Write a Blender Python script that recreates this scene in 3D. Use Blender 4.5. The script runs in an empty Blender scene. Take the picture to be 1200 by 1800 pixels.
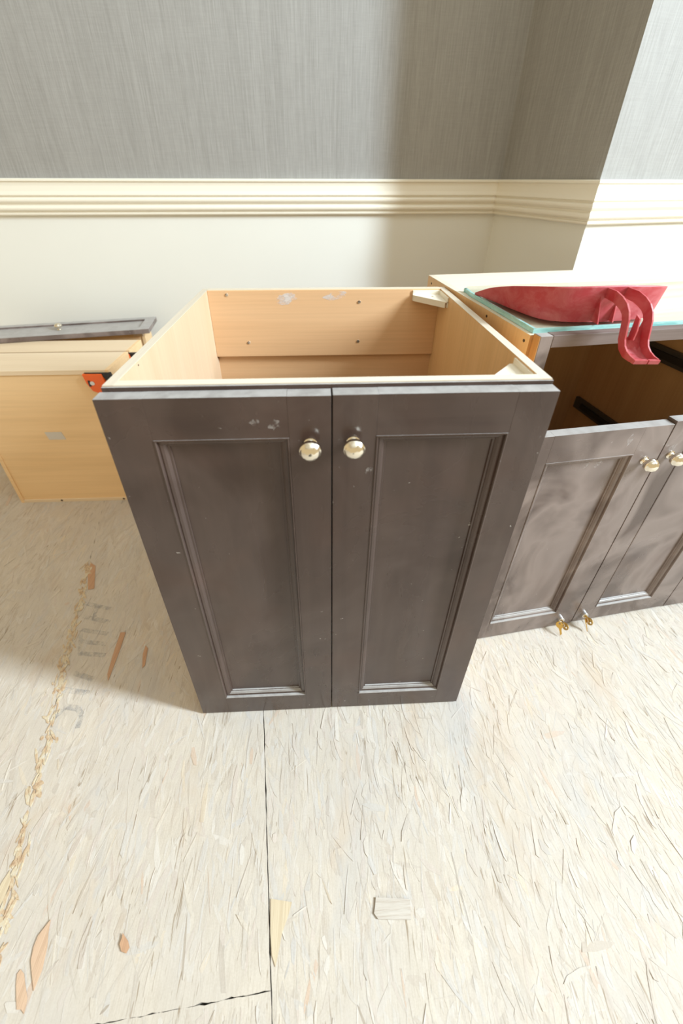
import bpy, bmesh, math, random
from mathutils import Matrix, Vector
C = bpy.context.scene.collection
scene = bpy.context.scene
rnd = random.Random(7)

# ---------------------------------------------------------------- camera, light, exposure
FPX, PITCH, ROLL, YAW = 660.297, 0.49906, 0.00262, 0.03962
CAM = Vector((-0.01529, -0.42247, 1.12299))
F = Vector((math.sin(YAW)*math.cos(PITCH), math.cos(YAW)*math.cos(PITCH), -math.sin(PITCH)))
R = Vector((math.cos(YAW), -math.sin(YAW), 0)); U = R.cross(F)
R2 = R*math.cos(ROLL)+U*math.sin(ROLL); U2 = -R*math.sin(ROLL)+U*math.cos(ROLL)
cd = bpy.data.cameras.new('camera'); cam = bpy.data.objects.new('camera', cd); C.objects.link(cam)
cam.matrix_world = Matrix(((R2.x, U2.x, -F.x, CAM.x), (R2.y, U2.y, -F.y, CAM.y), (R2.z, U2.z, -F.z, CAM.z), (0, 0, 0, 1)))
cd.sensor_fit = 'VERTICAL'; cd.sensor_height = 36; cd.sensor_width = 24
cd.lens = FPX/1800*36
cd.shift_x = 14.92/1800; cd.shift_y = -224.89/1800
cd.clip_start = .01
cd.dof.use_dof = True; cd.dof.focus_distance = .78; cd.dof.aperture_fstop = 2.4
scene.camera = cam

w = bpy.data.worlds.new('world'); scene.world = w; w.use_nodes = True
w.node_tree.nodes['Background'].inputs[0].default_value = (1.0, .80, .48, 1)
w.node_tree.nodes['Background'].inputs[1].default_value = .76

def area(name, loc, target, sx, sy, power, col):
    l = bpy.data.lights.new(name, 'AREA'); l.shape = 'RECTANGLE'; l.size = sx; l.size_y = sy
    l.energy = power; l.color = col
    o = bpy.data.objects.new(name, l); C.objects.link(o); o.location = loc
    d = Vector(target)-Vector(loc)
    o.rotation_euler = d.to_track_quat('-Z', 'Y').to_euler()
    return o
area('tall_window_daylight', (3.2, -.78, 2.9), (2.2, -1.14, 2.80), .46, 1.9, 480, (.77, .905, 1.0))

scene.view_settings.view_transform = 'Standard'; scene.view_settings.look = 'None'
scene.view_settings.gamma = 1; scene.view_settings.use_curve_mapping = False
scene.view_settings.exposure = 0.0

# ---------------------------------------------------------------- helpers
WM = {}
I4 = Matrix.Identity(4)
def thing(name, label, cat, loc=(0, 0, 0), rz=0, group=None):
    o = bpy.data.objects.new(name, None); C.objects.link(o); o.empty_display_size = .05
    o.location = loc; o.rotation_euler = (0, 0, rz)
    o['label'] = label; o['category'] = cat
    if group: o['group'] = group
    WM[o.name] = Matrix.Translation(loc) @ Matrix.Rotation(rz, 4, 'Z')
    return o
def obj(name, bm, mats, parent=None, M=I4, smooth=False, label=None, bevel=0, solid=0):
    P = WM[parent.name] if parent else I4
    bm.transform(P.inverted() @ M)
    bmesh.ops.recalc_face_normals(bm, faces=bm.faces)
    me = bpy.data.meshes.new(name); bm.to_mesh(me); bm.free()
    for m in (mats if isinstance(mats, (list, tuple)) else [mats]): me.materials.append(m)
    if smooth:
        for p in me.polygons: p.use_smooth = True
        me.set_sharp_from_angle(angle=math.radians(42))
    o = bpy.data.objects.new(name, me); C.objects.link(o)
    if parent: o.parent = parent
    WM[o.name] = P.copy()
    if label: o['label'] = label
    if solid:
        s = o.modifiers.new('thickness', 'SOLIDIFY'); s.thickness = solid; s.offset = 0
    if bevel:
        b = o.modifiers.new('bevel', 'BEVEL'); b.width = bevel; b.segments = 2; b.limit_method = 'ANGLE'; b.angle_limit = math.radians(40)
    return o
def tag(o, label, cat, group=None):
    o['label'] = label; o['category'] = cat
    if group: o['group'] = group
    return o
def box(bm, x0, x1, y0, y1, z0, z1):
    vs = [bm.verts.new((x, y, z)) for z in (z0, z1) for y in (y0, y1) for x in (x0, x1)]
    for f in ((0, 1, 3, 2), (4, 5, 7, 6), (0, 1, 5, 4), (2, 3, 7, 6), (0, 2, 6, 4), (1, 3, 7, 5)):
        bm.faces.new([vs[i] for i in f])
    return bm
def B(*a): return box(bmesh.new(), *a)
def prism(bm, pts, lift):
    """pts: list of 3-D points of one face, lift: extrusion vector"""
    l = Vector(lift); a = [bm.verts.new(p) for p in pts]; b = [bm.verts.new(Vector(p)+l) for p in pts]
    bm.faces.new(a); bm.faces.new(b[::-1]); n = len(a)
    for i in range(n): bm.faces.new((a[i], a[(i+1) % n], b[(i+1) % n], b[i]))
    return bm
def lathe(bm, prof, origin, axis, seg=28):
    ax = Vector(axis).normalized(); q = ax.to_track_quat('Z', 'Y').to_matrix(); o = Vector(origin)
    rings = []
    for r, t in prof:
        rings.append([bm.verts.new(o + q @ Vector((r*math.cos(a), r*math.sin(a), t))) for a in [2*math.pi*k/seg for k in range(seg)]] if r > 1e-6 else [bm.verts.new(o + q @ Vector((0, 0, t)))])
    for A, D in zip(rings, rings[1:]):
        for k in range(seg):
            k2 = (k+1) % seg
            if len(A) == 1 and len(D) == 1: continue
            if len(A) == 1: bm.faces.new((A[0], D[k], D[k2]))
            elif len(D) == 1: bm.faces.new((A[k], A[k2], D[0]))
            else: bm.faces.new((A[k], A[k2], D[k2], D[k]))
    for rg in (rings[0], rings[-1]):
        if len(rg) > 1: bm.faces.new(rg)
    return bm

# ---------------------------------------------------------------- materials
class N:
    def __init__(s, name):
        s.m = bpy.data.materials.new(name); s.m.use_nodes = True; s.t = s.m.node_tree; s.b = s.t.nodes['Principled BSDF']
        s.co = s.new('ShaderNodeTexCoord').outputs['Object']
    def new(s, t, **k):
        n = s.t.nodes.new(t)
        for a, v in k.items(): setattr(n, a, v)
        return n
    def link(s, a, b): s.t.links.new(a, b)
    def setin(s, n, i, v):
        if isinstance(v, bpy.types.NodeSocket): s.link(v, n.inputs[i])
        elif isinstance(v, (tuple, list)) and len(v) == 3 and n.inputs[i].type == 'RGBA': n.inputs[i].default_value = (*v, 1)
        else: n.inputs[i].default_value = v
    def scale(s, sc, rot=(0, 0, 0), co=None):
        n = s.new('ShaderNodeMapping'); s.link(co or s.co, n.inputs[0]); n.inputs['Scale'].default_value = sc; n.inputs['Rotation'].default_value = rot
        return n.outputs[0]
    def noise(s, sc, scale=1, detail=4, rough=.55, dist=0, rot=(0, 0, 0)):
        n = s.new('ShaderNodeTexNoise'); s.link(s.scale(sc, rot), n.inputs['Vector'])
        n.inputs['Scale'].default_value = scale; n.inputs['Detail'].default_value = detail; n.inputs['Roughness'].default_value = rough; n.inputs['Distortion'].default_value = dist
        return n.outputs['Fac']
    def ramp(s, fac, stops):
        n = s.new('ShaderNodeValToRGB'); s.link(fac, n.inputs[0]); e = n.color_ramp.elements
        while len(e) < len(stops): e.new(.5)
        for k, (p, c) in enumerate(stops):
            e[k].position = p; e[k].color = (*c, 1) if isinstance(c, (tuple, list)) else (c, c, c, 1)
        return n.outputs[0]
    def mix(s, fac, a, b, mode='MIX'):
        n = s.new('ShaderNodeMixRGB', blend_type=mode); s.setin(n, 0, fac); s.setin(n, 1, a); s.setin(n, 2, b); return n.outputs[0]
    def math(s, op, a, b=0):
        n = s.new('ShaderNodeMath', operation=op); s.setin(n, 0, a); s.setin(n, 1, b); return n.outputs[0]
    def bump(s, h, strength=.3, dist=.001):
        n = s.new('ShaderNodeBump'); s.link(h, n.inputs['Height']); n.inputs['Strength'].default_value = strength; n.inputs['Distance'].default_value = dist
        s.link(n.outputs[0], s.b.inputs['Normal'])
    def out(s, col=None, rough=None, **k):
        if col is not None: s.setin(s.b, 'Base Color', col)
        if rough is not None: s.setin(s.b, 'Roughness', rough)
        for a, v in k.items(): s.setin(s.b, a.replace('_', ' '), v)
        return s.m
def plain(name, col, rough=.5, **k): return N(name).out(col, rough, **k)

def veneer(name, light, dark, grain='z', rough=.5, fine=1, smudge=0):
    n = N(name); a = {'x': (1, 26, 26), 'y': (26, 1, 26), 'z': (26, 26, 1)}[grain]; b = tuple(v*7*fine if v > 1 else 3 for v in a)
    f1 = n.noise(a, .5, 3, .5, .6); f2 = n.noise(b, 1, 3, .6)
    c = n.ramp(f1, [(.3, dark), (.68, light)])
    c = n.mix(.16, c, n.ramp(f2, [(.35, tuple(v*.72 for v in dark)), (.6, light)]))
    if smudge:
        sm = n.ramp(n.noise((1, 1, 1), 9, 4, .6, .4), [(.62, 0.0), (.74, smudge)])
        c = n.mix(sm, c, (.82, .80, .80))
    n.bump(f2, .08)
    return n.out(c, rough)
M = {}
M['maple_pale'] = veneer('maple_pale', (.66, .485, .325), (.61, .43, .27), 'z')
M['maple_side'] = veneer('maple_side', (.78, .52, .27), (.70, .45, .21), 'z')
M['maple_back'] = veneer('maple_back', (.82, .53, .30), (.74, .45, .235), 'x')
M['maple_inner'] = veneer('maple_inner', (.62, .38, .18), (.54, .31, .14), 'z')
M['plain_ply'] = veneer('drawer_plywood', (.86, .61, .345), (.78, .53, .28), 'x', fine=.5)
M['drawer_side'] = veneer('drawer_board', (.78, .63, .45), (.72, .56, .38), 'x')
M['top_board'] = veneer('pale_top_board', (.84, .73, .60), (.80, .69, .56), 'x')
M['ply_edge'] = veneer('plywood_edge', (.70, .63, .52), (.58, .50, .39), 'y', fine=2)
M['ply_edge_x'] = veneer('plywood_edge_across', (.76, .69, .57), (.64, .55, .42), 'x', fine=2)
M['raw_edge'] = veneer('torn_raw_edge', (.55, .29, .10), (.30, .13, .04), 'z', rough=.8)

def stained(name, grain='z', worn=.10):  # worn: smear strength; high values also paint in reflected floor light
    n = N(name); g = {'x': (2, 30, 30), 'z': (30, 30, 2)}[grain]
    f = n.noise(g, 1, 4, .6, .4)
    c = n.ramp(f, [(.3, (.038, .021, .016)), (.7, (.056, .034, .026))])
    red = n.ramp(n.noise((1, 1, 1), 7, 3, .5, .5), [(.5, 0.0), (.75, .5)])
    c = n.mix(red, c, (.075, .038, .026))
    sm = n.ramp(n.noise((1, 1, .7), 6, 3, .55, .9), [(.38, worn*.25), (.56, worn), (.75, worn*.55)])  # smear strength; high values also paint in reflected floor light
    c = n.mix(sm, c, (.29, .235, .215))
    dots = n.ramp(n.noise((1, 1, 1), 75, 2, .5, .3), [(.755, 0.0), (.785, .6)])
    c = n.mix(dots, c, (.42, .40, .38))
    geo = n.new('ShaderNodeNewGeometry'); sx = n.new('ShaderNodeSeparateXYZ'); n.link(geo.outputs['Normal'], sx.inputs[0])
    up = n.math('MULTIPLY', n.ramp(sx.outputs['Z'], [(.25, 0.0), (.8, 1.0)]), n.ramp(n.noise((1, 1, 1), 45, 5, .65), [(.25, .6), (.6, .95)]))
    c = n.mix(up, c, (.40, .385, .375))                       # dust, plus window and wall reflections painted on upward faces
    r = n.math('ADD', n.ramp(n.noise((1, 1, .6), 6, 4, .6, .8), [(.4, .24), (.65, .40)]), n.math('MULTIPLY', up, .12))
    return n.out(c, r, Specular_IOR_Level=.36)
M['stain'] = stained('dark_stained_wood'); M['stain_x'] = stained('dark_stained_wood_across', 'x')
M['stain_worn'] = stained('dark_stained_wood_dust_sheen', 'z', .72); M['stain_dust_sheen_x'] = stained('dark_stained_wood_dust_sheen_across', 'x', .72)  # lighter copies: dust plus reflected light painted into the colour
n = N('sanded_stain'); f = n.noise((3, 60, 60), 1, 5, .65, .5)
M['sanded'] = n.out(n.ramp(f, [(.35, (.11, .078, .066)), (.6, (.18, .135, .12)), (.74, (.33, .28, .26))]), .6)

n = N('hammered_nickel'); vo = n.new('ShaderNodeTexVoronoi', feature='F1'); n.link(n.scale((1, 1, 1)), vo.inputs[0]); vo.inputs['Scale'].default_value = 190
n.bump(vo.outputs['Distance'], .25, .0014); M['nickel'] = n.out((.80, .745, .64), .13, Metallic=1.0)
M['steel'] = plain('bright_steel', (.72, .72, .72), .3, Metallic=1.0)
M['brass'] = plain('brass', (.74, .50, .16), .33, Metallic=1.0)
M['slide'] = plain('grey_zinc_runner', (.10, .095, .09), .45, Metallic=.6)
M['black'] = plain('black_plastic', (.015, .015, .016), .5)
M['orange'] = plain('orange_plastic', (.82, .13, .02), .42)
M['whiteplastic'] = plain('off_white_plastic', (.82, .77, .66), .42)
M['tape'] = plain('grey_paper_tag', (.60, .56, .52), .7)
M['screwhole'] = plain('screw_hole_dark', (.06, .035, .02), .8)
n = N('red_plastic'); f = n.noise((1, 1, 1), 26, 5, .65, 1.0)
M['red'] = n.out(n.mix(n.ramp(f, [(.40, .03), (.75, .42)]), (.40, .032, .045), (.66, .30, .31)), n.ramp(f, [(.3, .38), (.7, .65)]), Subsurface_Weight=.08, Subsurface_Scale=.01)
M['rail_paint'] = plain('cream_gloss_paint', (.84, .80, .70), .38)
n = N('cream_wall_paint'); f = n.noise((1, 1, 1), 3, 2)
M['wall_paint'] = n.out(n.ramp(f, [(.3, (.77, .775, .735)), (.7, (.79, .795, .755))]), .6)
n = N('grey_grasscloth_wallpaper')
s1 = n.noise((1, 1, .010), 190, 3, .6); s2 = n.noise((1, 1, .03), 420, 2, .6); s3 = n.noise((.06, .06, 1), 300, 2, .6)
s4 = n.noise((1, 1, .05), 12, 2)
c = n.ramp(s1, [(.3, (.255, .250, .240)), (.7, (.350, .348, .342))])
c = n.mix(.35, c, n.ramp(s2, [(.35, (.22, .21, .195)), (.65, (.40, .39, .37))]))
c = n.mix(.12, c, n.ramp(s3, [(.35, (.24, .23, .21)), (.65, (.40, .39, .37))]))
c = n.mix(.10, c, n.ramp(s4, [(.35, (.22, .21, .20)), (.65, (.40, .39, .38))]))
n.bump(s2, .15); M['wallpaper'] = n.out(c, .8)

def glassmat():
    m = bpy.data.materials.new('clear_glass'); m.use_nodes = True; t = m.node_tree; t.nodes.clear()
    o = t.nodes.new('ShaderNodeOutputMaterial'); mx = t.nodes.new('ShaderNodeMixShader'); tr = t.nodes.new('ShaderNodeBsdfTransparent'); gl = t.nodes.new('ShaderNodeBsdfGlossy'); lw = t.nodes.new('ShaderNodeLayerWeight'); pw = t.nodes.new('ShaderNodeMath'); pw.operation = 'POWER'; pw.inputs[1].default_value = 4.5; fr = t.nodes.new('ShaderNodeMath'); fr.operation = 'MULTIPLY_ADD'; fr.inputs[1].default_value = .55; fr.inputs[2].default_value = .03; lw.inputs[0].default_value = .5; t.links.new(lw.outputs['Facing'], pw.inputs[0]); t.links.new(pw.outputs[0], fr.inputs[0])
    tr.inputs[0].default_value = (.95, .985, .975, 1); gl.inputs['Roughness'].default_value = .03
    t.links.new(fr.outputs[0], mx.inputs[0]); t.links.new(tr.outputs[0], mx.inputs[1]); t.links.new(gl.outputs[0], mx.inputs[2]); t.links.new(mx.outputs[0], o.inputs[0]); return m
M['glass'] = glassmat()
n = N('cut_glass_edge'); f = n.noise((8, 8, 40), 3, 4, .7, .5)
M['glass_edge'] = n.out(n.ramp(f, [(.3, (.25, .62, .62)), (.7, (.62, .92, .90))]), .15, Transmission_Weight=.25, Specular_IOR_Level=.6)

def floormat(name, use_attr):
    n = N(name)
    if use_attr:
        at = n.new('ShaderNodeAttribute', attribute_name='Col'); c = at.outputs['Color']
        f = n.noise((1, 1, 1), 140, 4, .7)
    else:
        f = n.noise((90, 9, 10), 1, 5, .7, .6)
        c = n.ramp(n.noise((1, 1, 1), 20, 4, .6), [(.3, (.50, .43, .34)), (.7, (.60, .53, .44))])
    fib = n.noise((1, 1, 1), 420, 2, .6)
    fib2 = n.noise((420, 34, 50), 1, 4, .65, .9, rot=(0, 0, .12))
    c = n.mix(.16, c, n.ramp(fib, [(.35, (.40, .33, .25)), (.6, (.80, .74, .66))]))
    c = n.mix(.30, c, n.ramp(fib2, [(.36, (.46, .39, .31)), (.58, (.70, .64, .56))]))
    dust = n.ramp(n.noise((1, 1, 1), 5.5, 6, .68, .8), [(.32, .10), (.68, .66)])
    c = n.mix(dust, c, (.505, .462, .418))                # plaster dust trodden into the board
    crk = n.mix(1, n.ramp(n.noise((150, 15, 20), 1, 3, .6, 1.4, rot=(0, 0, .15)), [(.345, 1.0), (.385, 0.0)]), n.ramp(n.noise((1, 1, 1), 9, 2), [(.42, 0.0), (.6, 1.0)]), 'MULTIPLY')
    c = n.mix(n.math('MULTIPLY', crk, .75), c, (.27, .20, .13))   # open cracks between the strands
    warm = n.ramp(n.noise((1, .5, 1), 8, 5, .65, .6), [(.54, 0.0), (.72, .40)])
    c = n.mix(warm, c, (.50, .37, .25))
    grey = n.ramp(n.noise((1, .6, 1), 5, 5, .6, .6), [(.58, 0.0), (.72, .38)])
    c = n.mix(grey, c, (.42, .43, .45))
    n.bump(f, .25, .0006)
    return n.out(c, .78, Specular_IOR_Level=.25)
M['floor'] = floormat('strand_board_dusty', False); M['strand'] = floormat('pressed_wood_strand', True)
n = N('faded_blue_stamp_ink'); f = n.noise((1, 1, 1), 75, 4, .7); M['stamp'] = n.out((.40, .405, .42), .8, Alpha=n.ramp(f, [(.40, .0), (.70, .30)]))
n = N('crumbled_board_edge'); M['seal'] = n.out(n.ramp(n.noise((1, 1, 1), 55, 4, .7), [(.34, (.40, .26, .16)), (.46, (.54, .40, .26)), (.56, (.60, .51, .36)), (.7, (.60, .56, .50))]), .85)
def split(name, light, dark, across=False):
    n = N(name); sc = (20, 520, 60) if across else (520, 20, 60)
    f = n.noise(sc, .5, 4, .65, .6, rot=(0, 0, 0 if across else -.16)); f2 = n.noise(sc, 1.7, 3, .7, .3)
    c = n.mix(.35, n.ramp(f, [(.32, dark), (.5, light), (.72, tuple(min(1, v*1.12) for v in light))]), n.ramp(f2, [(.35, dark), (.6, light)]))
    n.bump(f, .6, .0008); return n.out(c, .75)
M['fresh'] = split('fresh_split_wood', (.60, .42, .29), (.42, .26, .16))
M['fresh_pale'] = split('pale_split_wood', (.60, .50, .35), (.50, .38, .24))
M['fresh_white'] = split('dusty_split_wood', (.55, .50, .44), (.40, .32, .25), True)
M['fresh_red'] = split('reddish_split_wood', (.50, .30, .18), (.38, .20, .11))
M['earth'] = plain('dark_subfloor', (.05, .04, .03), .9)

# ---------------------------------------------------------------- floor: board sheets with gaps, strands pressed in
fl = obj('floor', B(-2.6, 2.8, -2.2, 1.9, -.05, -.0121), M['earth']); fl['kind'] = 'structure'
S = lambda y: -.1637-.1575*y          # main joint
Rg = lambda y: -.661-.31*y            # swollen joint on the left
g = .0008
YJ = -.3856
def cross(x): return -.3567+.0668*(x+.109)
polys = {
 'left': [(-2.6, -2.2), (Rg(-2.2)-.0001, -2.2), (Rg(1.9)-.0001, 1.9), (-2.6, 1.9)],
 'middle': [(Rg(YJ)+.0001, cross(Rg(YJ))+g*.3), (S(-.3567)-g, cross(-.109)+g*.3), (S(1.4)-g, 1.4), (Rg(1.4)+.0001, 1.4)],
 'near': [(Rg(-1.2)+.0001, -1.2), (S(-1.2)-g, -1.2), (S(-.3567)-g, cross(-.109)-g*.3), (Rg(YJ)+.0001, cross(Rg(YJ))-g*.3)],
 'right': [(S(-2.2)+g, -2.2), (2.8, -2.2), (2.8, 1.9), (S(1.9)+g, 1.9)]}
def inside(p, poly, m=0):
    r = False; j = len(poly)-1
    for i in range(len(poly)):
        a, b = poly[i], poly[j]
        if (a[1] > p[1]) != (b[1] > p[1]) and p[0] < (b[0]-a[0])*(p[1]-a[1])/(b[1]-a[1])+a[0]: r = not r
        j = i
    return r
def ragged(poly):
    out = []
    for p, q in zip(poly, poly[1:]+poly[:1]):
        out.append(p); L = math.hypot(q[0]-p[0], q[1]-p[1]); mid = ((p[0]+q[0])/2, (p[1]+q[1])/2)
        if abs(mid[0]) > 2 or abs(mid[1]) > 1.3 or (abs(p[1]-q[1]) < .01 and abs(p[0]-q[0]) > 2): continue
        nx, ny = -(q[1]-p[1])/L, (q[0]-p[0])/L; k = int(L/.009)
        for i in range(1, k):
            t = (i+rnd.uniform(-.3, .3))/k; j = rnd.gauss(0, .0003)+(rnd.uniform(.0006, .0016) if rnd.random() < .06 else 0)
            out.append((p[0]+(q[0]-p[0])*t+nx*j, p[1]+(q[1]-p[1])*t+ny*j))
    return out
sheets = {}
for k, poly in polys.items():
    sheets[k] = obj('floor_sheet', prism(bmesh.new(), [(x, y, -.012) for x, y in ragged(poly)], (0, 0, .012)), M['floor'], fl)
pal = [(.55, .48, .40), (.62, .56, .49), (.48, .40, .32), (.66, .61, .55), (.58, .48, .41), (.56, .53, .50), (.64, .56, .45)]
def strand_color():
    r = rnd.random()
    if r < .010: return (.54, .33, .20)
    if r < .03: return (.64, .52, .36)
    if r < .045: return (.45, .44, .44)
    if r < .07: return (.46, .37, .28)
    c = rnd.choice(pal); k = rnd.uniform(.84, .98); return tuple(v*k for v in c)
def strands(poly, count, xr, yr, lean, name='wood_strand'):
    V, Fc, cols = [], [], []
    for _ in range(count):
        x, y = rnd.uniform(*xr), rnd.uniform(*yr)
        far = y > .45
        L = rnd.uniform(.012, .065)*(1.3 if far else 1); W = rnd.choice((rnd.uniform(.001, .003), rnd.uniform(.003, .011), rnd.uniform(.003, .011)))*(1.4 if far else 1)
        a = math.pi/2+lean+rnd.gauss(0, .34)
        if rnd.random() < .12: a = rnd.uniform(0, math.pi)
        dx, dy = math.cos(a), math.sin(a)
        hi = rnd.random() < .16; z0 = rnd.uniform(.0001, .0009) if hi else rnd.uniform(.00008, .0003); tl = rnd.gauss(0, .0004 if hi else .00012); tw = rnd.gauss(0, .0003 if hi else .00009)
        out = []; ok = True
        for s, t in ((-1, -rnd.uniform(.3, .9)), (-.2, -1), (rnd.uniform(.5, .9), -rnd.uniform(.7, 1)), (1, rnd.uniform(-.6, .8)), (rnd.uniform(0, .4), 1), (-rnd.uniform(.5, .95), rnd.uniform(.4, 1))):
            px, py = x+dx*s*L/2-dy*t*W/2, y+dy*s*L/2+dx*t*W/2
            if not inside((px, py), poly): ok = False; break
            out.append((px, py, max(.00005, z0+tl*s+tw*t)))
        if not ok: continue
        b = len(V); c = strand_color()
        V += out + [(p[0], p[1], -.0006) for p in out]
        Fc.append([b+i for i in range(6)])
        for i in range(6): Fc.append([b+i, b+6+i, b+6+(i+1) % 6, b+(i+1) % 6])
        cols += [(*c, 1)]*12
    me = bpy.data.meshes.new(name); me.from_pydata(V, [], Fc); me.update()
    ca = me.color_attributes.new('Col', 'FLOAT_COLOR', 'POINT')
    ca.data.foreach_set('color', [v for c in cols for v in c])
    me.materials.append(M['strand'])
    return me
def add_strands(k, count, xr, yr, lean):
    o = bpy.data.objects.new('wood_strand', strands(polys[k], count, xr, yr, lean)); C.objects.link(o); o.parent = sheets[k]; o['kind'] = 'stuff'
add_strands('right', 15000, (-.2, 1.5), (-.55, 1.0), .12)
add_strands('middle', 8000, (-1.1, 0), (-.42, 1.2), .0)
add_strands('left', 6500, (-1.6, -.45), (-.5, 1.15), .1)
add_strands('near', 1600, (-.6, -.08), (-.55, -.33), .1)
# swollen edge of the left joint: crumbs of sealant and burst strands
bm = bmesh.new()
for i in range(260):
    y = rnd.uniform(-.45, .42); x = Rg(y)+rnd.gauss(0, .0075)
    a = math.pi/2+.3+rnd.gauss(0, .4); L = rnd.uniform(.008, .036); W = rnd.uniform(.002, .007); h = rnd.uniform(.0006, .0022)
    ca, sa = math.cos(a), math.sin(a)
    pts = [(x+ca*s*L/2-sa*t*W/2, y+sa*s*L/2+ca*t*W/2, .0) for s, t in ((-1, -.3), (-.3, -1), (.6, -.8), (1, .2), (.3, 1), (-.7, .7))]
    prism(bm, pts, (rnd.gauss(0, .0008), rnd.gauss(0, .0008), h))
o = obj('swollen_edge', bm, M['seal'], sheets['left'], label='crumbling yellowish swollen edge along the joint'); o['kind'] = 'stuff'
# faded stamp lettering beside that joint (reads along the joint, mostly worn away)
def stroke(bm, p, q, wd=.011):
    p, q = Vector((*p, 0)), Vector((*q, 0)); d = (q-p).normalized(); nn = Vector((-d.y, d.x, 0))*wd/2
    prism(bm, [p+nn+Vector((0, 0, .0006)), p-nn+Vector((0, 0, .0006)), q-nn+Vector((0, 0, .0006)), q+nn+Vector((0, 0, .0006))], (0, 0, .0003))
bm = bmesh.new()
arch = [(-.655, -.012), (-.657, .008), (-.64, .026), (-.612, .022), (-.594, .008), (-.592, -.016)]
for a, b in zip(arch, arch[1:]): stroke(bm, a, b)
stroke(bm, (-.668, .062), (-.60, .052))
stroke(bm, (-.662, .098), (-.606, .082)); 
for t in (0, .5, 1): stroke(bm, (-.703+.03*t, .206-.062*t), (-.622+.02*t, .192-.055*t), .010)
stroke(bm, (-.703, .206), (-.673, .144), .010)
stroke(bm, (-.735, .283), (-.645, .262)); stroke(bm, (-.717, .243), (-.632, .224)); stroke(bm, (-.695, .275), (-.68, .233))
obj('stamped_lettering', bm, M['stamp'], sheets['middle'], label='faded blue grey stamped letters, mostly worn off')

# ---------------------------------------------------------------- walls, wallpaper and chair rail
WC = Vector((.738, 1.3)); WE = Vector((.855, .86)); wy = math.radians(2.0)
WL = WC+Vector((-math.cos(wy), -math.sin(wy)))*2.6
pa = math.radians(12.5); WR = WE+Vector((math.cos(pa), math.sin(pa)))*1.5
RT, RB = 1.124, .996
def slab(bm, p, q, t, z0, z1):
    d = (q-p).normalized(); nn = Vector((-d.y, d.x))*t
    prism(bm, [(p.x, p.y, z0), (q.x, q.y, z0), (q.x+nn.x, q.y+nn.y, z0), (p.x+nn.x, p.y+nn.y, z0)], (0, 0, z1-z0)); return bm
wb = obj('wall_back', slab(bmesh.new(), WL, WC, .12, -.012, 2.6), M['wall_paint']); wb['kind'] = 'structure'
d0 = (WC-WL).normalized(); nb = Vector((d0.y, -d0.x))
obj('wallpaper', slab(bmesh.new(), WL+nb*.0012, WC+nb*.0012, .0011, RT-.02, 2.6), M['wallpaper'], wb, label='grey linen textured wallpaper above the chair rail')
bm = bmesh.new(); dd = Vector((-math.sin(pa), math.cos(pa)))*.9
prism(bm, [(WC.x, WC.y, -.012), (WE.x, WE.y, -.012), (WR.x, WR.y, -.012), (WR.x+dd.x, WR.y+dd.y, -.012), (WC.x+.1, WC.y+.5, -.012)], (0, 0, 2.612))
wr = obj('wall_right', bm, M['wall_paint']); wr['kind'] = 'structure'
def norm_of(p, q): d = (q-p).normalized(); return Vector((d.y, -d.x))
n1, n2 = norm_of(WC, WE), norm_of(WE, WR)
mit = (n1+n2)/(1+n1.dot(n2))
e1 = WE+mit*.0012
bm = bmesh.new(); prism(bm, [(*(WC+n1*.0012), RT-.02), (*e1, RT-.02), (*WE, RT-.02), (*WC, RT-.02)], (0, 0, 2.6-RT+.02))
obj('wallpaper', bm, M['wallpaper'], wr, label='grey linen wallpaper on the shaded return of the pier')
bm = bmesh.new(); prism(bm, [(*e1, RT-.02), (*(WR+n2*.0012), RT-.02), (*WR, RT-.02), (*WE, RT-.02)], (0, 0, 2.6-RT+.02))
obj('wallpaper', bm, M['wallpaper'], wr, label='grey linen wallpaper on the sunlit face of the pier')
prof = [(.0, 0), (.024, 0), (.027, -.003), (.027, -.009), (.0215, -.012), (.0205, -.024), (.0225, -.042), (.026, -.054), (.026, -.057),
        (.019, -.060), (.019, -.063), (.024, -.066), (.0275, -.071), (.0275, -.077), (.024, -.083), (.018, -.087), (.017, -.091),
        (.022, -.094), (.025, -.100), (.0245, -.106), (.021, -.111), (.014, -.114), (.013, -.117), (.0165, -.119), (.0165, -.124), (.013, -.128), (0, -.128)]
path = [WL, WC, WE, WR]; ns = [norm_of(path[i], path[i+1]) for i in range(3)]
mits = [ns[0], (ns[0]+ns[1])/(1+ns[0].dot(ns[1])), (ns[1]+ns[2])/(1+ns[1].dot(ns[2])), ns[2]]
for i in range(3):
    bm = bmesh.new()
    rr = [[bm.verts.new((*(path[j]+mits[j]*(d+.0002)), RT+z)) for d, z in prof] for j in (i, i+1)]
    for k in range(len(prof)-1): bm.faces.new((rr[0][k], rr[0][k+1], rr[1][k+1], rr[1][k]))
    bm.faces.new(rr[0]); bm.faces.new(rr[1]); bm.faces.new((rr[0][-1], rr[0][0], rr[1][0], rr[1][-1]))
    o = obj('trim_%d' % (i+1), bm, M['rail_paint']); o['kind'] = 'structure'

ce = obj('ceiling_fill_blocker', B(-6, 6, -6, 2.2, 4.7, 4.8), plain('white_blocker_paint', (.7, .69, .66), .8)); ce['kind'] = 'structure'  # unseen slab added high and wide to block overhead world fill

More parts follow.
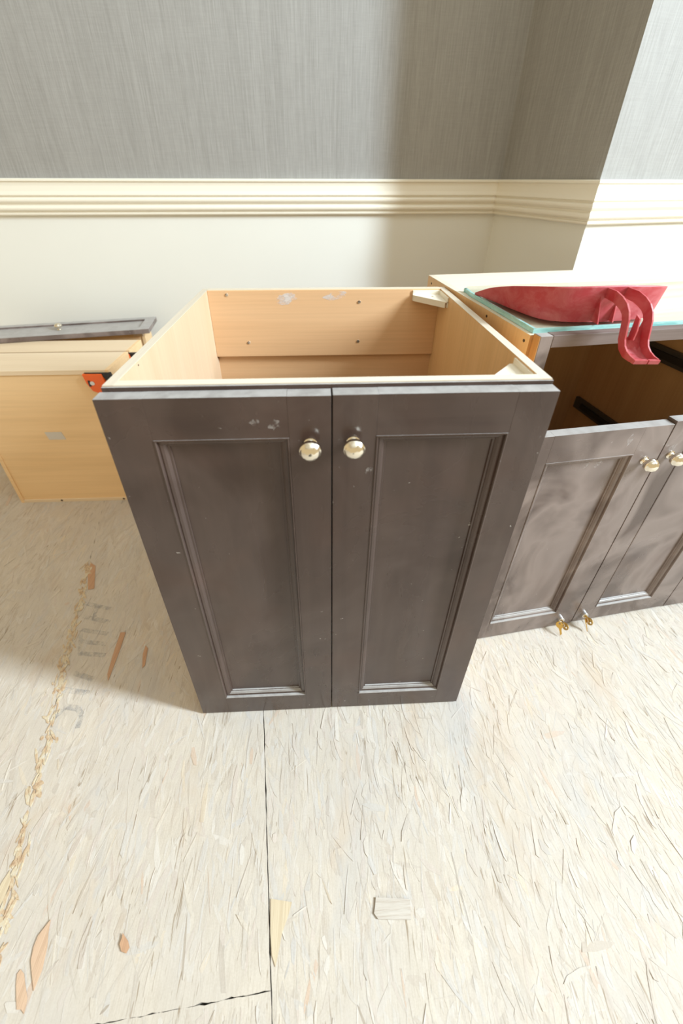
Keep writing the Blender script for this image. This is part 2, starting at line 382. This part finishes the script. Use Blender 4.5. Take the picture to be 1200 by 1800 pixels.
# ---------------------------------------------------------------- shared builders
def knob_bm(o, axis, r=.0155):
    k = r/.0155
    return lathe(bmesh.new(), [(0, -.0005), (.0095*k, -.0005), (.0098*k, .0016), (.0080*k, .0026), (.0064*k, .005), (.0066*k, .0075), (.0085*k, .0090), (.0125*k, .0105), (.0148*k, .0128), (.0155*k, .0158), (.0155*k, .0182), (.0148*k, .0198),
                               (.0141*k, .0202), (.0130*k, .0226), (.0104*k, .0256), (.0065*k, .0276), (.003*k, .0284), (0, .0286)], o, axis, 32)
def panel_door(parent, x0, x1, z0, z1, px0, px1, pz0, pz1, y=0, th=.0195, MM=I4, sv=None, sh=None, label=None):
    """frame-and-panel door whose face lies at y; the panel is the part, frame pieces and beads its sub-parts"""
    sv = sv or M['stain']; sh = sh or M['stain_x']; rec = .0105
    d = obj('door', B(px0-.006, px1+.006, y+rec, y+rec+.006, pz0-.006, pz1+.006), sv, parent, MM, label=label)
    for a, b in ((x0, px0), (px1, x1)): obj('stile', B(a, b, y, y+th, z0, z1), sv, d, MM, bevel=.0005)
    for a, b in ((z0, pz0), (pz1, z1)): obj('rail', B(px0, px1, y, y+th, a, b), sh, d, MM)
    pr = [(0, .0004), (0, -.0006), (.0018, -.0010), (.0030, .0004), (.0034, .0034), (.0058, .0030), (.0095, .0040), (.0125, .0066), (.0132, .0080), (.0160, .0081), (.0165, .0098), (.0165, .0106), (0, .0106)]   # bead: inward distance, depth
    cs = [((px0, pz0), (1, 1)), ((px1, pz0), (-1, 1)), ((px1, pz1), (-1, -1)), ((px0, pz1), (1, -1))]
    for i in range(4):
        (a, sa), (b, sb) = cs[i], cs[(i+1) % 4]; bm = bmesh.new()
        rings = [[bm.verts.new((p[0]+s[0]*t, y+dep, p[1]+s[1]*t)) for t, dep in pr] for p, s in ((a, sa), (b, sb))]
        m = len(pr)
        for k in range(m): bm.faces.new((rings[0][k], rings[0][(k+1) % m], rings[1][(k+1) % m], rings[1][k]))
        bm.faces.new(rings[0]); bm.faces.new(rings[1])
        obj('panel_bead', bm, sv if i % 2 else sh, d, MM)
    return d
def disc(bm, o, axis, r, t): return lathe(bm, [(r, 0), (r, t), (0, t)], o, axis, 12)

# ---------------------------------------------------------------- the tall base cabinet in the middle
mc = thing('base_cabinet', 'dark brown two-door base cabinet with open top standing on the bare floor in the middle', 'cabinet', (0, .26, 0))
X0, X1, YB, ZT = -.303, .305, .525, .883; T = .0145
obj('side_panel', B(X0, X0+T, .0235, YB, 0, ZT-.0008), M['maple_pale'], mc)
obj('side_panel', B(X1-T, X1, .0235, YB, 0, ZT-.0008), M['maple_side'], mc)
for a, b in ((X0, X0+T), (X1-T, X1)): obj('top_edge', B(a, b, .0235, YB, ZT-.0008, ZT), M['ply_edge'], mc, label='pale raw plywood edge')
obj('front_rail', B(X0+T, X1-T, .0235, .037, ZT-.09, ZT), M['ply_edge_x'], mc, label='pale raw front stretcher')
obj('edge_banding', B(X0, X1, .0200, .0232, .03, ZT-.0015), M['stain_x'], mc)
obj('back_rail', B(X0+T, X1-T, .506, .5185, .705, ZT), M['maple_back'], mc, bevel=.001, label='maple hanging rail with screw heads and white plaster scuffs')
obj('back_panel', B(X0+T, X1-T, .5186, YB, .02, ZT-.0004), M['maple_back'], mc)
obj('back_edge', B(X0+T, X1-T, .5075, YB, ZT, ZT+.0006), M['ply_edge_x'], mc)
obj('bottom_panel', B(X0+T, X1-T, .024, .5185, .05, .064), M['maple_back'], mc)
for x, z in ((.087, .8513), (.0875, .745), (-.2414, .872), (-.20, .745)):
    obj('screw', lathe(bmesh.new(), [(0, .0016), (.0018, .0010), (.0038, .0014), (.0042, .0006), (.0042, -.001)], (x, .506, z), (0, -1, 0), 12), M['steel'], mc)
def scuff(x, z, rx, rz, seed):
    r = random.Random(seed); bm = bmesh.new()
    prism(bm, [(x+math.cos(a)*rx*r.uniform(.55, 1), .5059, z+math.sin(a)*rz*r.uniform(.55, 1)+math.cos(a)*rx*.15) for a in [i*2*math.pi/22 for i in range(22)]], (0, -.0002, 0)); return bm
n = N('plaster_scuff'); f = n.noise((1, 1, 1.6), 38, 4, .6, .2); M['scuff'] = n.out((.86, .80, .76), .8, Alpha=n.ramp(f, [(.40, 0.0), (.68, .75)]))
obj('plaster_scuff', scuff(-.095, .862, .032, .017, 3), M['scuff'], mc, label='whitish plaster smear'); obj('plaster_scuff', scuff(.025, .868, .034, .012, 5), M['scuff'], mc, label='whitish plaster smear')
for y, z in ((.06, .868), (.10, .876), (.055, .862)):
    obj('shelf_pin_hole', disc(bmesh.new(), (X0+T-.0004, y, z), (1, 0, 0), .0016, .0006), M['screwhole'], mc)
def brace(cx, cy, sx, sy, ax, ay, zt):
    """triangular moulded corner block: flat plate with upstanding flanges along both panels"""
    bm = bmesh.new(); t = .003
    prism(bm, [(cx, cy, zt-.014), (cx+sx*ax, cy, zt-.014), (cx+sx*ax, cy+sy*.008, zt-.014), (cx+sx*.008, cy+sy*ay, zt-.014), (cx, cy+sy*ay, zt-.014)], (0, 0, t))
    x0, x1 = sorted((cx, cx+sx*ax)); y0, y1 = sorted((cy, cy+sy*t)); box(bm, x0, x1, y0, y1, zt-.026, zt-.001)
    x0, x1 = sorted((cx, cx+sx*t)); y0, y1 = sorted((cy, cy+sy*ay)); box(bm, x0, x1, y0, y1, zt-.026, zt-.001)
    d = Vector((-ax*sx+sx*.008, sy*ay-sy*.008, 0)).normalized(); nn = Vector((d.y, -d.x, 0))*t
    if nn.x*sx > 0: nn = -nn
    p = Vector((cx+sx*ax, cy+sy*.008, zt-.026)); q = Vector((cx+sx*.008, cy+sy*ay, zt-.026))
    prism(bm, [p, q, q+nn, p+nn], (0, 0, .013))
    m = Vector((cx+sx*ax*.33, cy+sy*ay*.33, zt-.011)); lathe(bm, [(.004, 0), (.004, .002), (.002, .002)], m, (0, 0, 1), 12)
    return bm
XI = X1-T
obj('corner_brace', brace(XI, .5058, -1, -1, .070, .070, ZT-.002), M['whiteplastic'], mc, bevel=.0006)
obj('corner_brace', brace(XI, .0375, -1, 1, .066, .062, ZT-.002), M['whiteplastic'], mc, bevel=.0006)
DT, DB = .8755, .004
ld = panel_door(mc, -.3062, -.0010, DB, DT, -.2440, -.0592, .073, .8088)
rd = panel_door(mc, .0012, .3045, DB+.0015, DT+.0008, .0622, .2495, .068, .8095)
def rub(door, spots, y=0, MM=I4):
    # small whitish plaster rubs left on the finish
    for i, (x, z, rx, rz) in enumerate(spots):
        q = random.Random(int(x*9000+z*777)); bm = bmesh.new()
        prism(bm, [(x+math.cos(a)*rx*q.uniform(.4, 1), y-.0001, z+math.sin(a)*rz*q.uniform(.4, 1)+math.cos(a)*rx*.3) for a in [k*2*math.pi/14 for k in range(14)]], (0, -.0002, 0))
        obj('plaster_rub', bm, M['rub'], door, MM, label='whitish plaster rub mark')
n = N('plaster_rub'); f = n.noise((1, 1, 1), 130, 4, .7, .6); M['rub'] = n.out((.62, .59, .58), .8, Alpha=n.ramp(f, [(.42, 0.0), (.78, .32)]))
rub(ld, [(-.104, .836, .009, .007), (-.077, .833, .012, .011)]); rub(rd, [(.0545, .748, .009, .007)])
kL = obj('knob', knob_bm((-.0300, 0, .7985), (0, -1, 0)), M['nickel'], ld, smooth=True, label='hammered polished nickel knob')
kR = obj('knob', knob_bm((.0300, 0, .800), (0, -1, 0)), M['nickel'], rd, smooth=True, label='hammered polished nickel knob')

# ---------------------------------------------------------------- the wide cabinet on the right, turned a little
A0 = Vector((.41888, .13956, 0)); TH = .11594
K = Matrix.Translation(A0) @ Matrix.Rotation(TH, 4, 'Z')
def kp(u, v, z=0): return tuple((K @ Vector((u, v, z))))
wc = thing('wide_cabinet', 'wide dark brown cabinet at right with an empty drawer opening and glass on top', 'cabinet', kp(.42, .25), TH)
UL, UR, VB, CT = -.068, .93, .505, .889
obj('side_panel', B(UL, UL+.0155, .0385, VB, 0, CT-.0008), M['maple_side'], wc, K, label='orange maple side with screw holes')
obj('side_panel', B(UR-.0155, UR, .0385, VB, 0, CT-.0165), M['maple_side'], wc, K)
obj('front_edge', B(UL, UL+.0108, .0375, .0384, 0, CT-.001), M['raw_edge'], wc, K, label='torn raw front edge of the side panel')
obj('top_panel', B(UL+.0155, UR, .0385, VB, CT-.0165, CT), M['top_board'], wc, K)
obj('top_edge', B(UL, UL+.0155, .0385, VB, CT-.0008, CT), M['ply_edge_x'], wc, K)
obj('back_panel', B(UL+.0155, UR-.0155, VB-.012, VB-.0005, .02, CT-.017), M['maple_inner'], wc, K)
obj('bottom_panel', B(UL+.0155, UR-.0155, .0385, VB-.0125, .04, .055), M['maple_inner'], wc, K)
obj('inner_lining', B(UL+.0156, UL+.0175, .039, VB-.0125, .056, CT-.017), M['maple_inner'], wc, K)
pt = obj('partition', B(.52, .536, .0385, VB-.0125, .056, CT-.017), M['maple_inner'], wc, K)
obj('face_stile', B(-.0620, -.0385, .0203, .0372, .001, .893), M['stain_worn'], wc, K, bevel=.001)  # stain_worn: dust plus reflected light painted into the colour
obj('stile_edge', B(-.0630, -.0621, .0208, .0372, .001, .892), M['raw_edge'], wc, K, label='raw unfinished side of the stile')
obj('face_stile', B(.515, .545, .0203, .0380, .001, .8708), M['stain_worn'], wc, K, bevel=.001)
obj('face_stile', B(.905, .93, .0203, .0380, .001, .893), M['stain_worn'], wc, K, bevel=.001)
obj('face_rail', B(-.0382, .9048, .0203, .0380, .8710, .8935), M['sanded'], wc, K, bevel=.001, label='scraped top rail')
for z in (.695, .425):
    for u0, u1 in ((.508, .5198), (UL+.0177, UL+.029)):
        s = obj('drawer_runner', B(u0, u1, .042, .47, z, z+.042), M['slide'], wc, K, bevel=.002, label='grey steel drawer runner')
        bm = bmesh.new(); box(bm, u0-.004 if u0 > .2 else u1-.0005, u0+.0005 if u0 > .2 else u1+.004, .05, .44, z+.012, z+.030)
        obj('runner_channel', bm, M['black'], s, K)
for v_, z in ((.478, .872), (.1815, .876), (.0514, .874), (.047, .842)):
    obj('screw_hole', disc(bmesh.new(), (UL+.0003, v_, z), (-1, 0, 0), .0030, .0006), M['screwhole'], wc, K)
d1 = panel_door(wc, -.050, .2758, .004, .6945, .0118, .2105, .070, .627, MM=K, sv=M['stain_worn'], sh=M['stain_dust_sheen_x'])  # stain_worn: dust plus reflected light painted into the colour
d2 = panel_door(wc, .2785, .5800, .0085, .7015, .3330, .5150, .066, .634, MM=K, sv=M['stain_worn'], sh=M['stain_dust_sheen_x'])
d3 = panel_door(wc, .5827, .9045, .006, .6980, .640, .850, .068, .631, MM=K, sv=M['stain_worn'], sh=M['stain_dust_sheen_x'])
obj('knob', knob_bm((.2440, 0, .607), (0, -1, 0)), M['nickel'], d1, K, smooth=True, label='polished nickel knob')
obj('knob', knob_bm((.3030, 0, .615), (0, -1, 0)), M['nickel'], d2, K, smooth=True, label='polished nickel knob')
rub(d1, [(.120, .601, .010, .009), (.149, .601, .012, .012)], .0105, K); rub(d1, [(.186, .668, .007, .020)], 0, K); rub(d2, [(.300, .634, .010, .012)], 0, K)
def lock(door, u, z): return obj('lock_cylinder', lathe(bmesh.new(), [(.0095, -.0004), (.0095, .0055), (.0085, .0068), (.0045, .0070), (.004, .006), (0, .006)], (u, 0, z), (0, -1, 0), 20), M['steel'], door, K, smooth=False, label='round chrome cabinet lock')
lock(d1, .2335, .0365); lock(d2, .3070, .0400)
# keys: a round bow with a hole, neck, blade with cuts; drawn in a plane, thickness across
def key_bm(L=.036, t=.0018, r=.0095):
    bm = bmesh.new(); seg = 20; ring = []
    for rr in (r, .0026):
        off = 0 if rr == r else .0040
        ring.append([[bm.verts.new((rr*math.sin(a), y, rr*math.cos(a)+off)) for a in [2*math.pi*i/seg for i in range(seg)]] for y in (-t/2, t/2)])
    (a0, a1), (b0, b1) = ring
    for i in range(seg):
        j = (i+1) % seg
        for f in ((a0[i], a0[j], b0[j], b0[i]), (a1[i], b1[i], b1[j], a1[j]), (a0[i], a1[i], a1[j], a0[j]), (b0[i], b0[j], b1[j], b1[i])): bm.faces.new(f)
    pts = [(-.0035, -.0085), (-.0035, -.0125), (-.0028, -.013)]
    zz = -.013; 
    for i in range(5): pts += [(-.0028+.0012*(i % 2), zz-(i+1)*.0032)]
    pts += [(0, -L+.010), (.0028, -L+.0125), (.0028, -.013), (.0035, -.0125), (.0035, -.0085)]
    prism(bm, [(x, -t/2, z) for x, z in pts], (0, t, 0)); return bm
def key(M_, label, ring=None):
    base = M_.to_translation(); th_ = thing('key', label, 'key', base, TH, 'brass keys in the cabinet locks')
    obj('key_blank', key_bm(), M['brass'], th_, M_)
    if ring:
        bm = bmesh.new(); c, rx, R_ = Vector(ring[0]), ring[1], .0008; seg = 18
        rows = []
        for i in range(seg):
            a = 2*math.pi*i/seg; rad = Vector((0, math.cos(a), math.sin(a)))
            rows.append([bm.verts.new(c+rad*(rx+R_*math.cos(b))+Vector((R_*math.sin(b), 0, 0))) for b in [2*math.pi*k/6 for k in range(6)]])
        for i in range(seg):
            for k in range(6): bm.faces.new((rows[i][k], rows[(i+1) % seg][k], rows[(i+1) % seg][(k+1) % 6], rows[i][(k+1) % 6]))
        obj('key_ring', bm, M['steel'], th_, K)
for (u, z), s, who, tw in (((.2335, .0365), -1, 'left', -.45), ((.3070, .0400), 1, 'right', .75)):
    # inserted: blade points into the lock (+v), bow stands out
    ins = K @ Matrix.Translation((u, -.0215, z)) @ Matrix.Rotation(math.radians(90), 4, 'X') @ Matrix.Rotation(math.radians(68), 4, 'Z')
    key(ins, 'brass key standing in the %s chrome lock at the foot of the wide cabinet' % who)
    hang = K @ Matrix.Translation((u-.010 if s < 0 else u-.002, -.0135, .0318)) @ Matrix.Rotation(-.58, 4, 'X') @ Matrix.Rotation(tw, 4, 'Z')
    key(hang, 'brass spare key hanging by a ring below the %s lock of the wide cabinet' % who, ((u-.005, -.0165, .0385), .0060))

# ---------------------------------------------------------------- glass sheet on the wide cabinet
gz0, gz1 = CT+.0004, CT+.0092
gs = thing('glass_sheet', 'clear glass sheet with blue-green cut edges lying on the wide cabinet', 'glass', kp(.35, .18, CT), TH)
gp = [(-.0600, .0450), (.80, .0400), (.80, .335), (-.040, .335), (-.0475, .318), (-.0515, .322), (-.0535, .300), (-.0565, .285)]
obj('glass_pane', prism(bmesh.new(), [(u, v, gz0) for u, v in gp], (0, 0, gz1-gz0)), M['glass'], gs, K)
bm = bmesh.new()
for (a, b) in [(gp[0], gp[1])]+list(zip(gp[4:], gp[5:]+gp[:1])):
    d = (Vector(b)-Vector(a)).normalized(); o_ = Vector((d.y, -d.x)); i_ = -o_*(.0045 if abs(d.y) > .5 else .0008)
    prism(bm, [(a[0]+o_.x*.0002, a[1]+o_.y*.0002, gz0), (b[0]+o_.x*.0002, b[1]+o_.y*.0002, gz0), (b[0]+i_.x, b[1]+i_.y, gz0), (a[0]+i_.x, a[1]+i_.y, gz0)], (0, 0, gz1-gz0+.0002))
obj('cut_edge', bm, M['glass_edge'], gs, K, label='blue-green cut edge of the glass')

# ---------------------------------------------------------------- dustpan
dp = thing('dustpan', 'red plastic dustpan lying on the glass, its curved handle hanging over the front edge', 'dustpan', kp(.095, .16, gz1+.001), TH)
pz = gz1+.0016
base = [(-.057, .261, .004, 0), (-.052, .243, .013, .001), (-.047, .222, .023, .003), (-.041, .190, .034, .005), (-.036, .155, .044, .006), (-.030, .122, .052, .007), (-.025, .103, .0565, .007), (-.018, .088, .0595, .007), (-.008, .078, .0615, .007), (.008, .070, .063, .007), (.035, .063, .0645, .007), (.065, .0585, .0655, .007), (.095, .057, .066, .007), (.125, .0585, .064, .007), (.155, .062, .0615, .007), (.180, .067, .0585, .007), (.198, .075, .0555, .007), (.208, .086, .052, .007), (.214, .103, .047, .007), (.220, .122, .038, .007), (.226, .155, .027, .006), (.231, .190, .021, .005), (.237, .222, .013, .003), (.242, .243, .008, .001), (.247, .261, .004, 0)]
cen = Vector((.095, .19))
bm = bmesh.new(); rows = []
for u, v, h, fl_ in base:
    o_ = (Vector((u, v))-cen).normalized(); rows.append([bm.verts.new((u+o_.x*fl_*t, v+o_.y*fl_*t, pz+h*t)) for t in (0, .06, .5, .95, 1)])
for a, b in zip(rows, rows[1:]):
    for k in range(4): bm.faces.new((a[k], b[k], b[k+1], a[k+1]))
bm.faces.new([r[0] for r in rows])
obj('pan', bm, M['red'], dp, K, smooth=True, solid=.0024)
for u, dd_ in ((.0585, .018), (.0925, .013)):
    obj('gusset', prism(bmesh.new(), [(u-.001, .054, pz+.052), (u-.001, .062, pz+.003), (u-.001, .059-dd_, pz+.001), (u-.001, .060-dd_, pz+.006)], (.0022, 0, 0)), M['red'], dp, K)
ha = Vector((-.16, -.987, 0)).normalized(); hs = Vector((-ha.y, ha.x, 0)); hs = hs if hs.x > 0 else -hs
hb = Vector((.0850, .060, 0))
def hp(s, z, side): return hb+ha*s+hs*side+Vector((0, 0, z))
ctr = [(-.014, .9575), (.010, .9625), (.034, .9625), (.052, .9580), (.066, .9510), (.076, .9410), (.082, .9290), (.086, .9130), (.089, .8990), (.094, .8900), (.102, .8840), (.112, .8805), (.121, .8795)]
HW = .0185
def nrm(i):
    a = Vector(ctr[max(0, i-1)]); b = Vector(ctr[min(len(ctr)-1, i+1)]); d = (b-a).normalized(); return Vector((d.y, -d.x))   # rotates down/back
dep = [.016, .018, .019, .019, .018, .017, .0165, .0165, .0165, .016, .014, .010, .006]
low = []
for i, c in enumerate(ctr):
    nn = nrm(i); low.append((c[0]+nn.x*dep[i], c[1]+nn.y*dep[i]))
bm = bmesh.new()
for sd in (-HW, HW):
    tv = [bm.verts.new(hp(*c, sd)) for c in ctr]; lv = [bm.verts.new(hp(*c, sd*.92)) for c in low]
    for i in range(len(ctr)-1): bm.faces.new((tv[i], tv[i+1], lv[i+1], lv[i]))
# web from the drop to the lip, its upper edge a U-shaped cut
i0 = 6; m = 9
cols_ = []
for j in range(m):
    q = -1+2*j/(m-1); start = i0+(1-q*q)*1.9
    col = []
    for k in range(8):
        t = start+(len(low)-1-start)*k/7; i = min(int(t), len(low)-2); f = t-i
        p = (low[i][0]*(1-f)+low[i+1][0]*f, low[i][1]*(1-f)+low[i+1][1]*f); col.append(bm.verts.new(hp(*p, q*HW*.92)))
    cols_.append(col)
for a, b in zip(cols_, cols_[1:]):
    for k in range(7): bm.faces.new((a[k], a[k+1], b[k+1], b[k]))
obj('handle', bm, M['red'], dp, K, smooth=False, solid=.0024, label='curved channel handle with a slot')
e = ctr[-1]; l = low[-1]; bm = bmesh.new()
for a, b in ((-HW-.001, .001), (.003, HW+.001)):
    prism(bm, [hp(e[0]-.004, l[1]-.002, a), hp(e[0]+.002, l[1]-.002, a), hp(e[0]+.0035, e[1]-.001, a), hp(e[0]-.0015, e[1]-.001, a)], hs*(b-a))
obj('handle_lip', bm, M['red'], dp, K)
fi = [low[5], low[6], low[7], low[8]]; bm = bmesh.new()
prism(bm, [hp(.073, .935, -.003), hp(.082, .9305, -.003), hp(.0855, .912, -.003), hp(.0850, .896, -.003), hp(.073, .892, -.003)], hs*.0022)
obj('handle_fin', bm, M['red'], dp, K)

# ---------------------------------------------------------------- drawers stood on end by the back wall
def drawer(name, label, x0, x1, y0, y1, h, M_=I4, loc=None, rz=0):
    """drawer box standing on its back end; its underside faces -y, its front end is up"""
    d = thing(name, label, 'drawer', loc or ((x0+x1)/2, (y0+y1)/2, 0), rz, 'drawers stood on end at the left')
    t = .0125
    obj('side_board', B(x0, x0+t, y0, y1, 0, h), M['plain_ply'], d, M_, bevel=.0008); obj('side_board', B(x1-t, x1, y0, y1, 0, h), M['plain_ply'], d, M_, bevel=.0008)
    obj('front_board', B(x0+t, x1-t, y0, y1, h-.016, h), M['drawer_side'], d, M_, bevel=.0008)
    obj('back_board', B(x0+t, x1-t, y0, y1, 0, .014), M['drawer_side'], d, M_, bevel=.0008)
    obj('bottom_board', B(x0+t, x1-t, y0+.004, y0+.010, .014, h-.016), M['plain_ply'], d, M_)
    return d
def clip(d, x, y, z, M_=I4):
    """orange runner release lever with a black body, steel rivet in a slot"""
    c = obj('runner_clip', prism(bmesh.new(), [(x, y, z), (x+.062, y, z), (x+.066, y, z-.030), (x+.060, y, z-.066), (x+.040, y, z-.072), (x+.018, y, z-.062), (x+.006, y, z-.034)], (0, -.014, 0)), M['orange'], d, M_, bevel=.002, label='orange plastic runner release clip')
    obj('clip_body', prism(bmesh.new(), [(x+.004, y, z+.002), (x+.088, y, z+.002), (x+.094, y, z-.028), (x+.080, y, z-.044), (x+.060, y, z-.002)], (0, -.010, 0)), M['black'], c, M_, bevel=.001)
    obj('clip_rivet', disc(bmesh.new(), (x+.026, y-.0138, z-.032), (0, -1, 0), .0075, .002), M['steel'], c, M_)
    bm = bmesh.new(); box(bm, x+.013, x+.020, y-.0150, y-.0139, z-.044, z-.022); obj('clip_slot', bm, M['black'], c, M_)
H = .577
dA = drawer('drawer_box', 'nearest plywood drawer box stood on end at left, a paper tag on its underside', -1.197, -.703, .700, .846, H)
clip(dA, -.786, .7038, .566)
obj('paper_tag', prism(bmesh.new(), [(-.994, .7038, .333), (-.936, .7038, .333), (-.929, .7038, .300), (-.988, .7038, .300)], (0, -.0006, 0)), M['tape'], dA, label='small grey paper tag')
for x in (-1.04, -.80): obj('screw_hole', disc(bmesh.new(), (x, .7001, .008), (0, -1, 0), .0045, .0006), M['screwhole'], dA)
dB = drawer('drawer_box', 'plywood drawer box stood on end between the tagged one and the dark fronted one', -1.262, -.706, .862, .966, H-.002)
clip(dB, -.768, .8658, .565)
T3 = math.radians(9.5); K3 = Matrix.Translation((-.696, 1.028, 0)) @ Matrix.Rotation(T3, 4, 'Z')
dC = drawer('drawer_box', 'drawer stood on end by the back wall with its dark framed front facing up', -.60, -.032, .042, .142, H, K3, tuple(K3 @ Vector((-.32, .09, 0))), T3)
f0 = H+.0004
fp = obj('drawer_front', B(-.64, -.036, .024, .132, f0+.006, f0+.012), M['stain_dust_sheen_x'], dC, K3, label='dark shaker drawer front with a knob')
for a in ((-.67, 0, 0, .027), (-.67, 0, .129, .156)): obj('front_rail', B(a[0], a[1], a[2], a[3], f0, f0+.0195), M['stain_dust_sheen_x'], fp, K3, bevel=.0012)
for a in ((-.67, -.634), (-.040, 0)): obj('front_stile', B(a[0], a[1], .027, .129, f0, f0+.0195), M['stain_dust_sheen_x'], fp, K3, bevel=.0012)
obj('knob', knob_bm((-.352, .078, f0+.012), (0, 0, 1), .0135), M['nickel'], fp, K3, smooth=True, label='nickel knob')
obj('front_bracket', B(-.07, -.035, .030, .0415, f0-.020, f0-.0006), M['steel'], dC, K3)

# ---------------------------------------------------------------- splinters lying on / lifting from the floor
def splinter(label, pts, h, mat, lift=0, seed=0):
    r = random.Random(seed); cx = sum(p[0] for p in pts)/len(pts); cy = sum(p[1] for p in pts)/len(pts); ys = [p[1] for p in pts]; y0, y1 = min(ys), max(ys)
    bm = bmesh.new(); z = lambda p: .0009+lift*(p[1]-y0)/(y1-y0)
    prism(bm, [(p[0], p[1], z(p)) for p in pts], (0, 0, h))
    bm.transform(Matrix.Translation((-cx, -cy, 0)))
    o = obj('wood_splinter', bm, mat); o.location = (cx, cy, 0); tag(o, label, 'splinter', 'wood splinters on the floor')
splinter('long tan leaf-shaped splinter, larger of two near the bottom left corner', [(-.4934, -.2774), (-.4893, -.2904), (-.4828, -.3041), (-.4783, -.3248), (-.4802, -.3427), (-.4915, -.3292), (-.5016, -.3163), (-.5055, -.3032), (-.5049, -.2926)], .0014, M['fresh'], .001)
splinter('narrow tan blunt-ended splinter nearest to the bottom left corner', [(-.5135, -.3229), (-.5053, -.3272), (-.495, -.3388), (-.486, -.3485), (-.4829, -.3609), (-.4894, -.3575), (-.4964, -.3573), (-.5119, -.3357), (-.5162, -.3268)], .0012, M['fresh'])
splinter('small curled brown wood chip between the left splinters and the long floor joint', [(-.3629, -.2958), (-.3509, -.3038), (-.3465, -.3098), (-.3498, -.3149), (-.358, -.3131), (-.364, -.306), (-.3626, -.3007)], .0016, M['fresh_red'], .003)
splinter('squarish pale wood flake lifted from the floor right of the long joint', [(.0689, -.276), (.1292, -.2801), (.1266, -.3011), (.0952, -.2999), (.0697, -.2983), (.0636, -.2924), (.0667, -.2843)], .0028, M['fresh_white'])
splinter('creamy yellow tapering wood flake lying against the long floor joint', [(-.1172, -.2702), (-.0796, -.2752), (-.0848, -.2879), (-.0943, -.3055), (-.0985, -.3225), (-.1028, -.3366), (-.1094, -.3262), (-.1145, -.3047)], .0010, M['fresh_pale'])
splinter('pale yellow wood splinter at the left border of the picture on the floor', [(-.6017, -.2204), (-.5914, -.2324), (-.5894, -.2522), (-.5944, -.2696), (-.6096, -.2514), (-.606, -.2331)], .0012, M['fresh_pale'])
splinter('long reddish orange wood splinter in the shadow left of the base cabinet', [(-.5876, .1942), (-.5732, .1936), (-.5689, .1525), (-.5664, .0985), (-.5657, .0758), (-.5751, .0925), (-.5824, .1391)], .0010, M['fresh_red'])
splinter('brownish wood streak in the shadow in front of the drawers', [(-.7853, .4196), (-.7648, .4083), (-.7279, .3284), (-.7454, .3254), (-.7748, .3782)], .0008, M['fresh_red'])
splinter('short thin orange wood splinter close beside the base cabinet', [(-.5037, .1572), (-.4947, .1498), (-.4861, .1085), (-.4909, .1022), (-.5029, .1361)], .0008, M['fresh_red'])
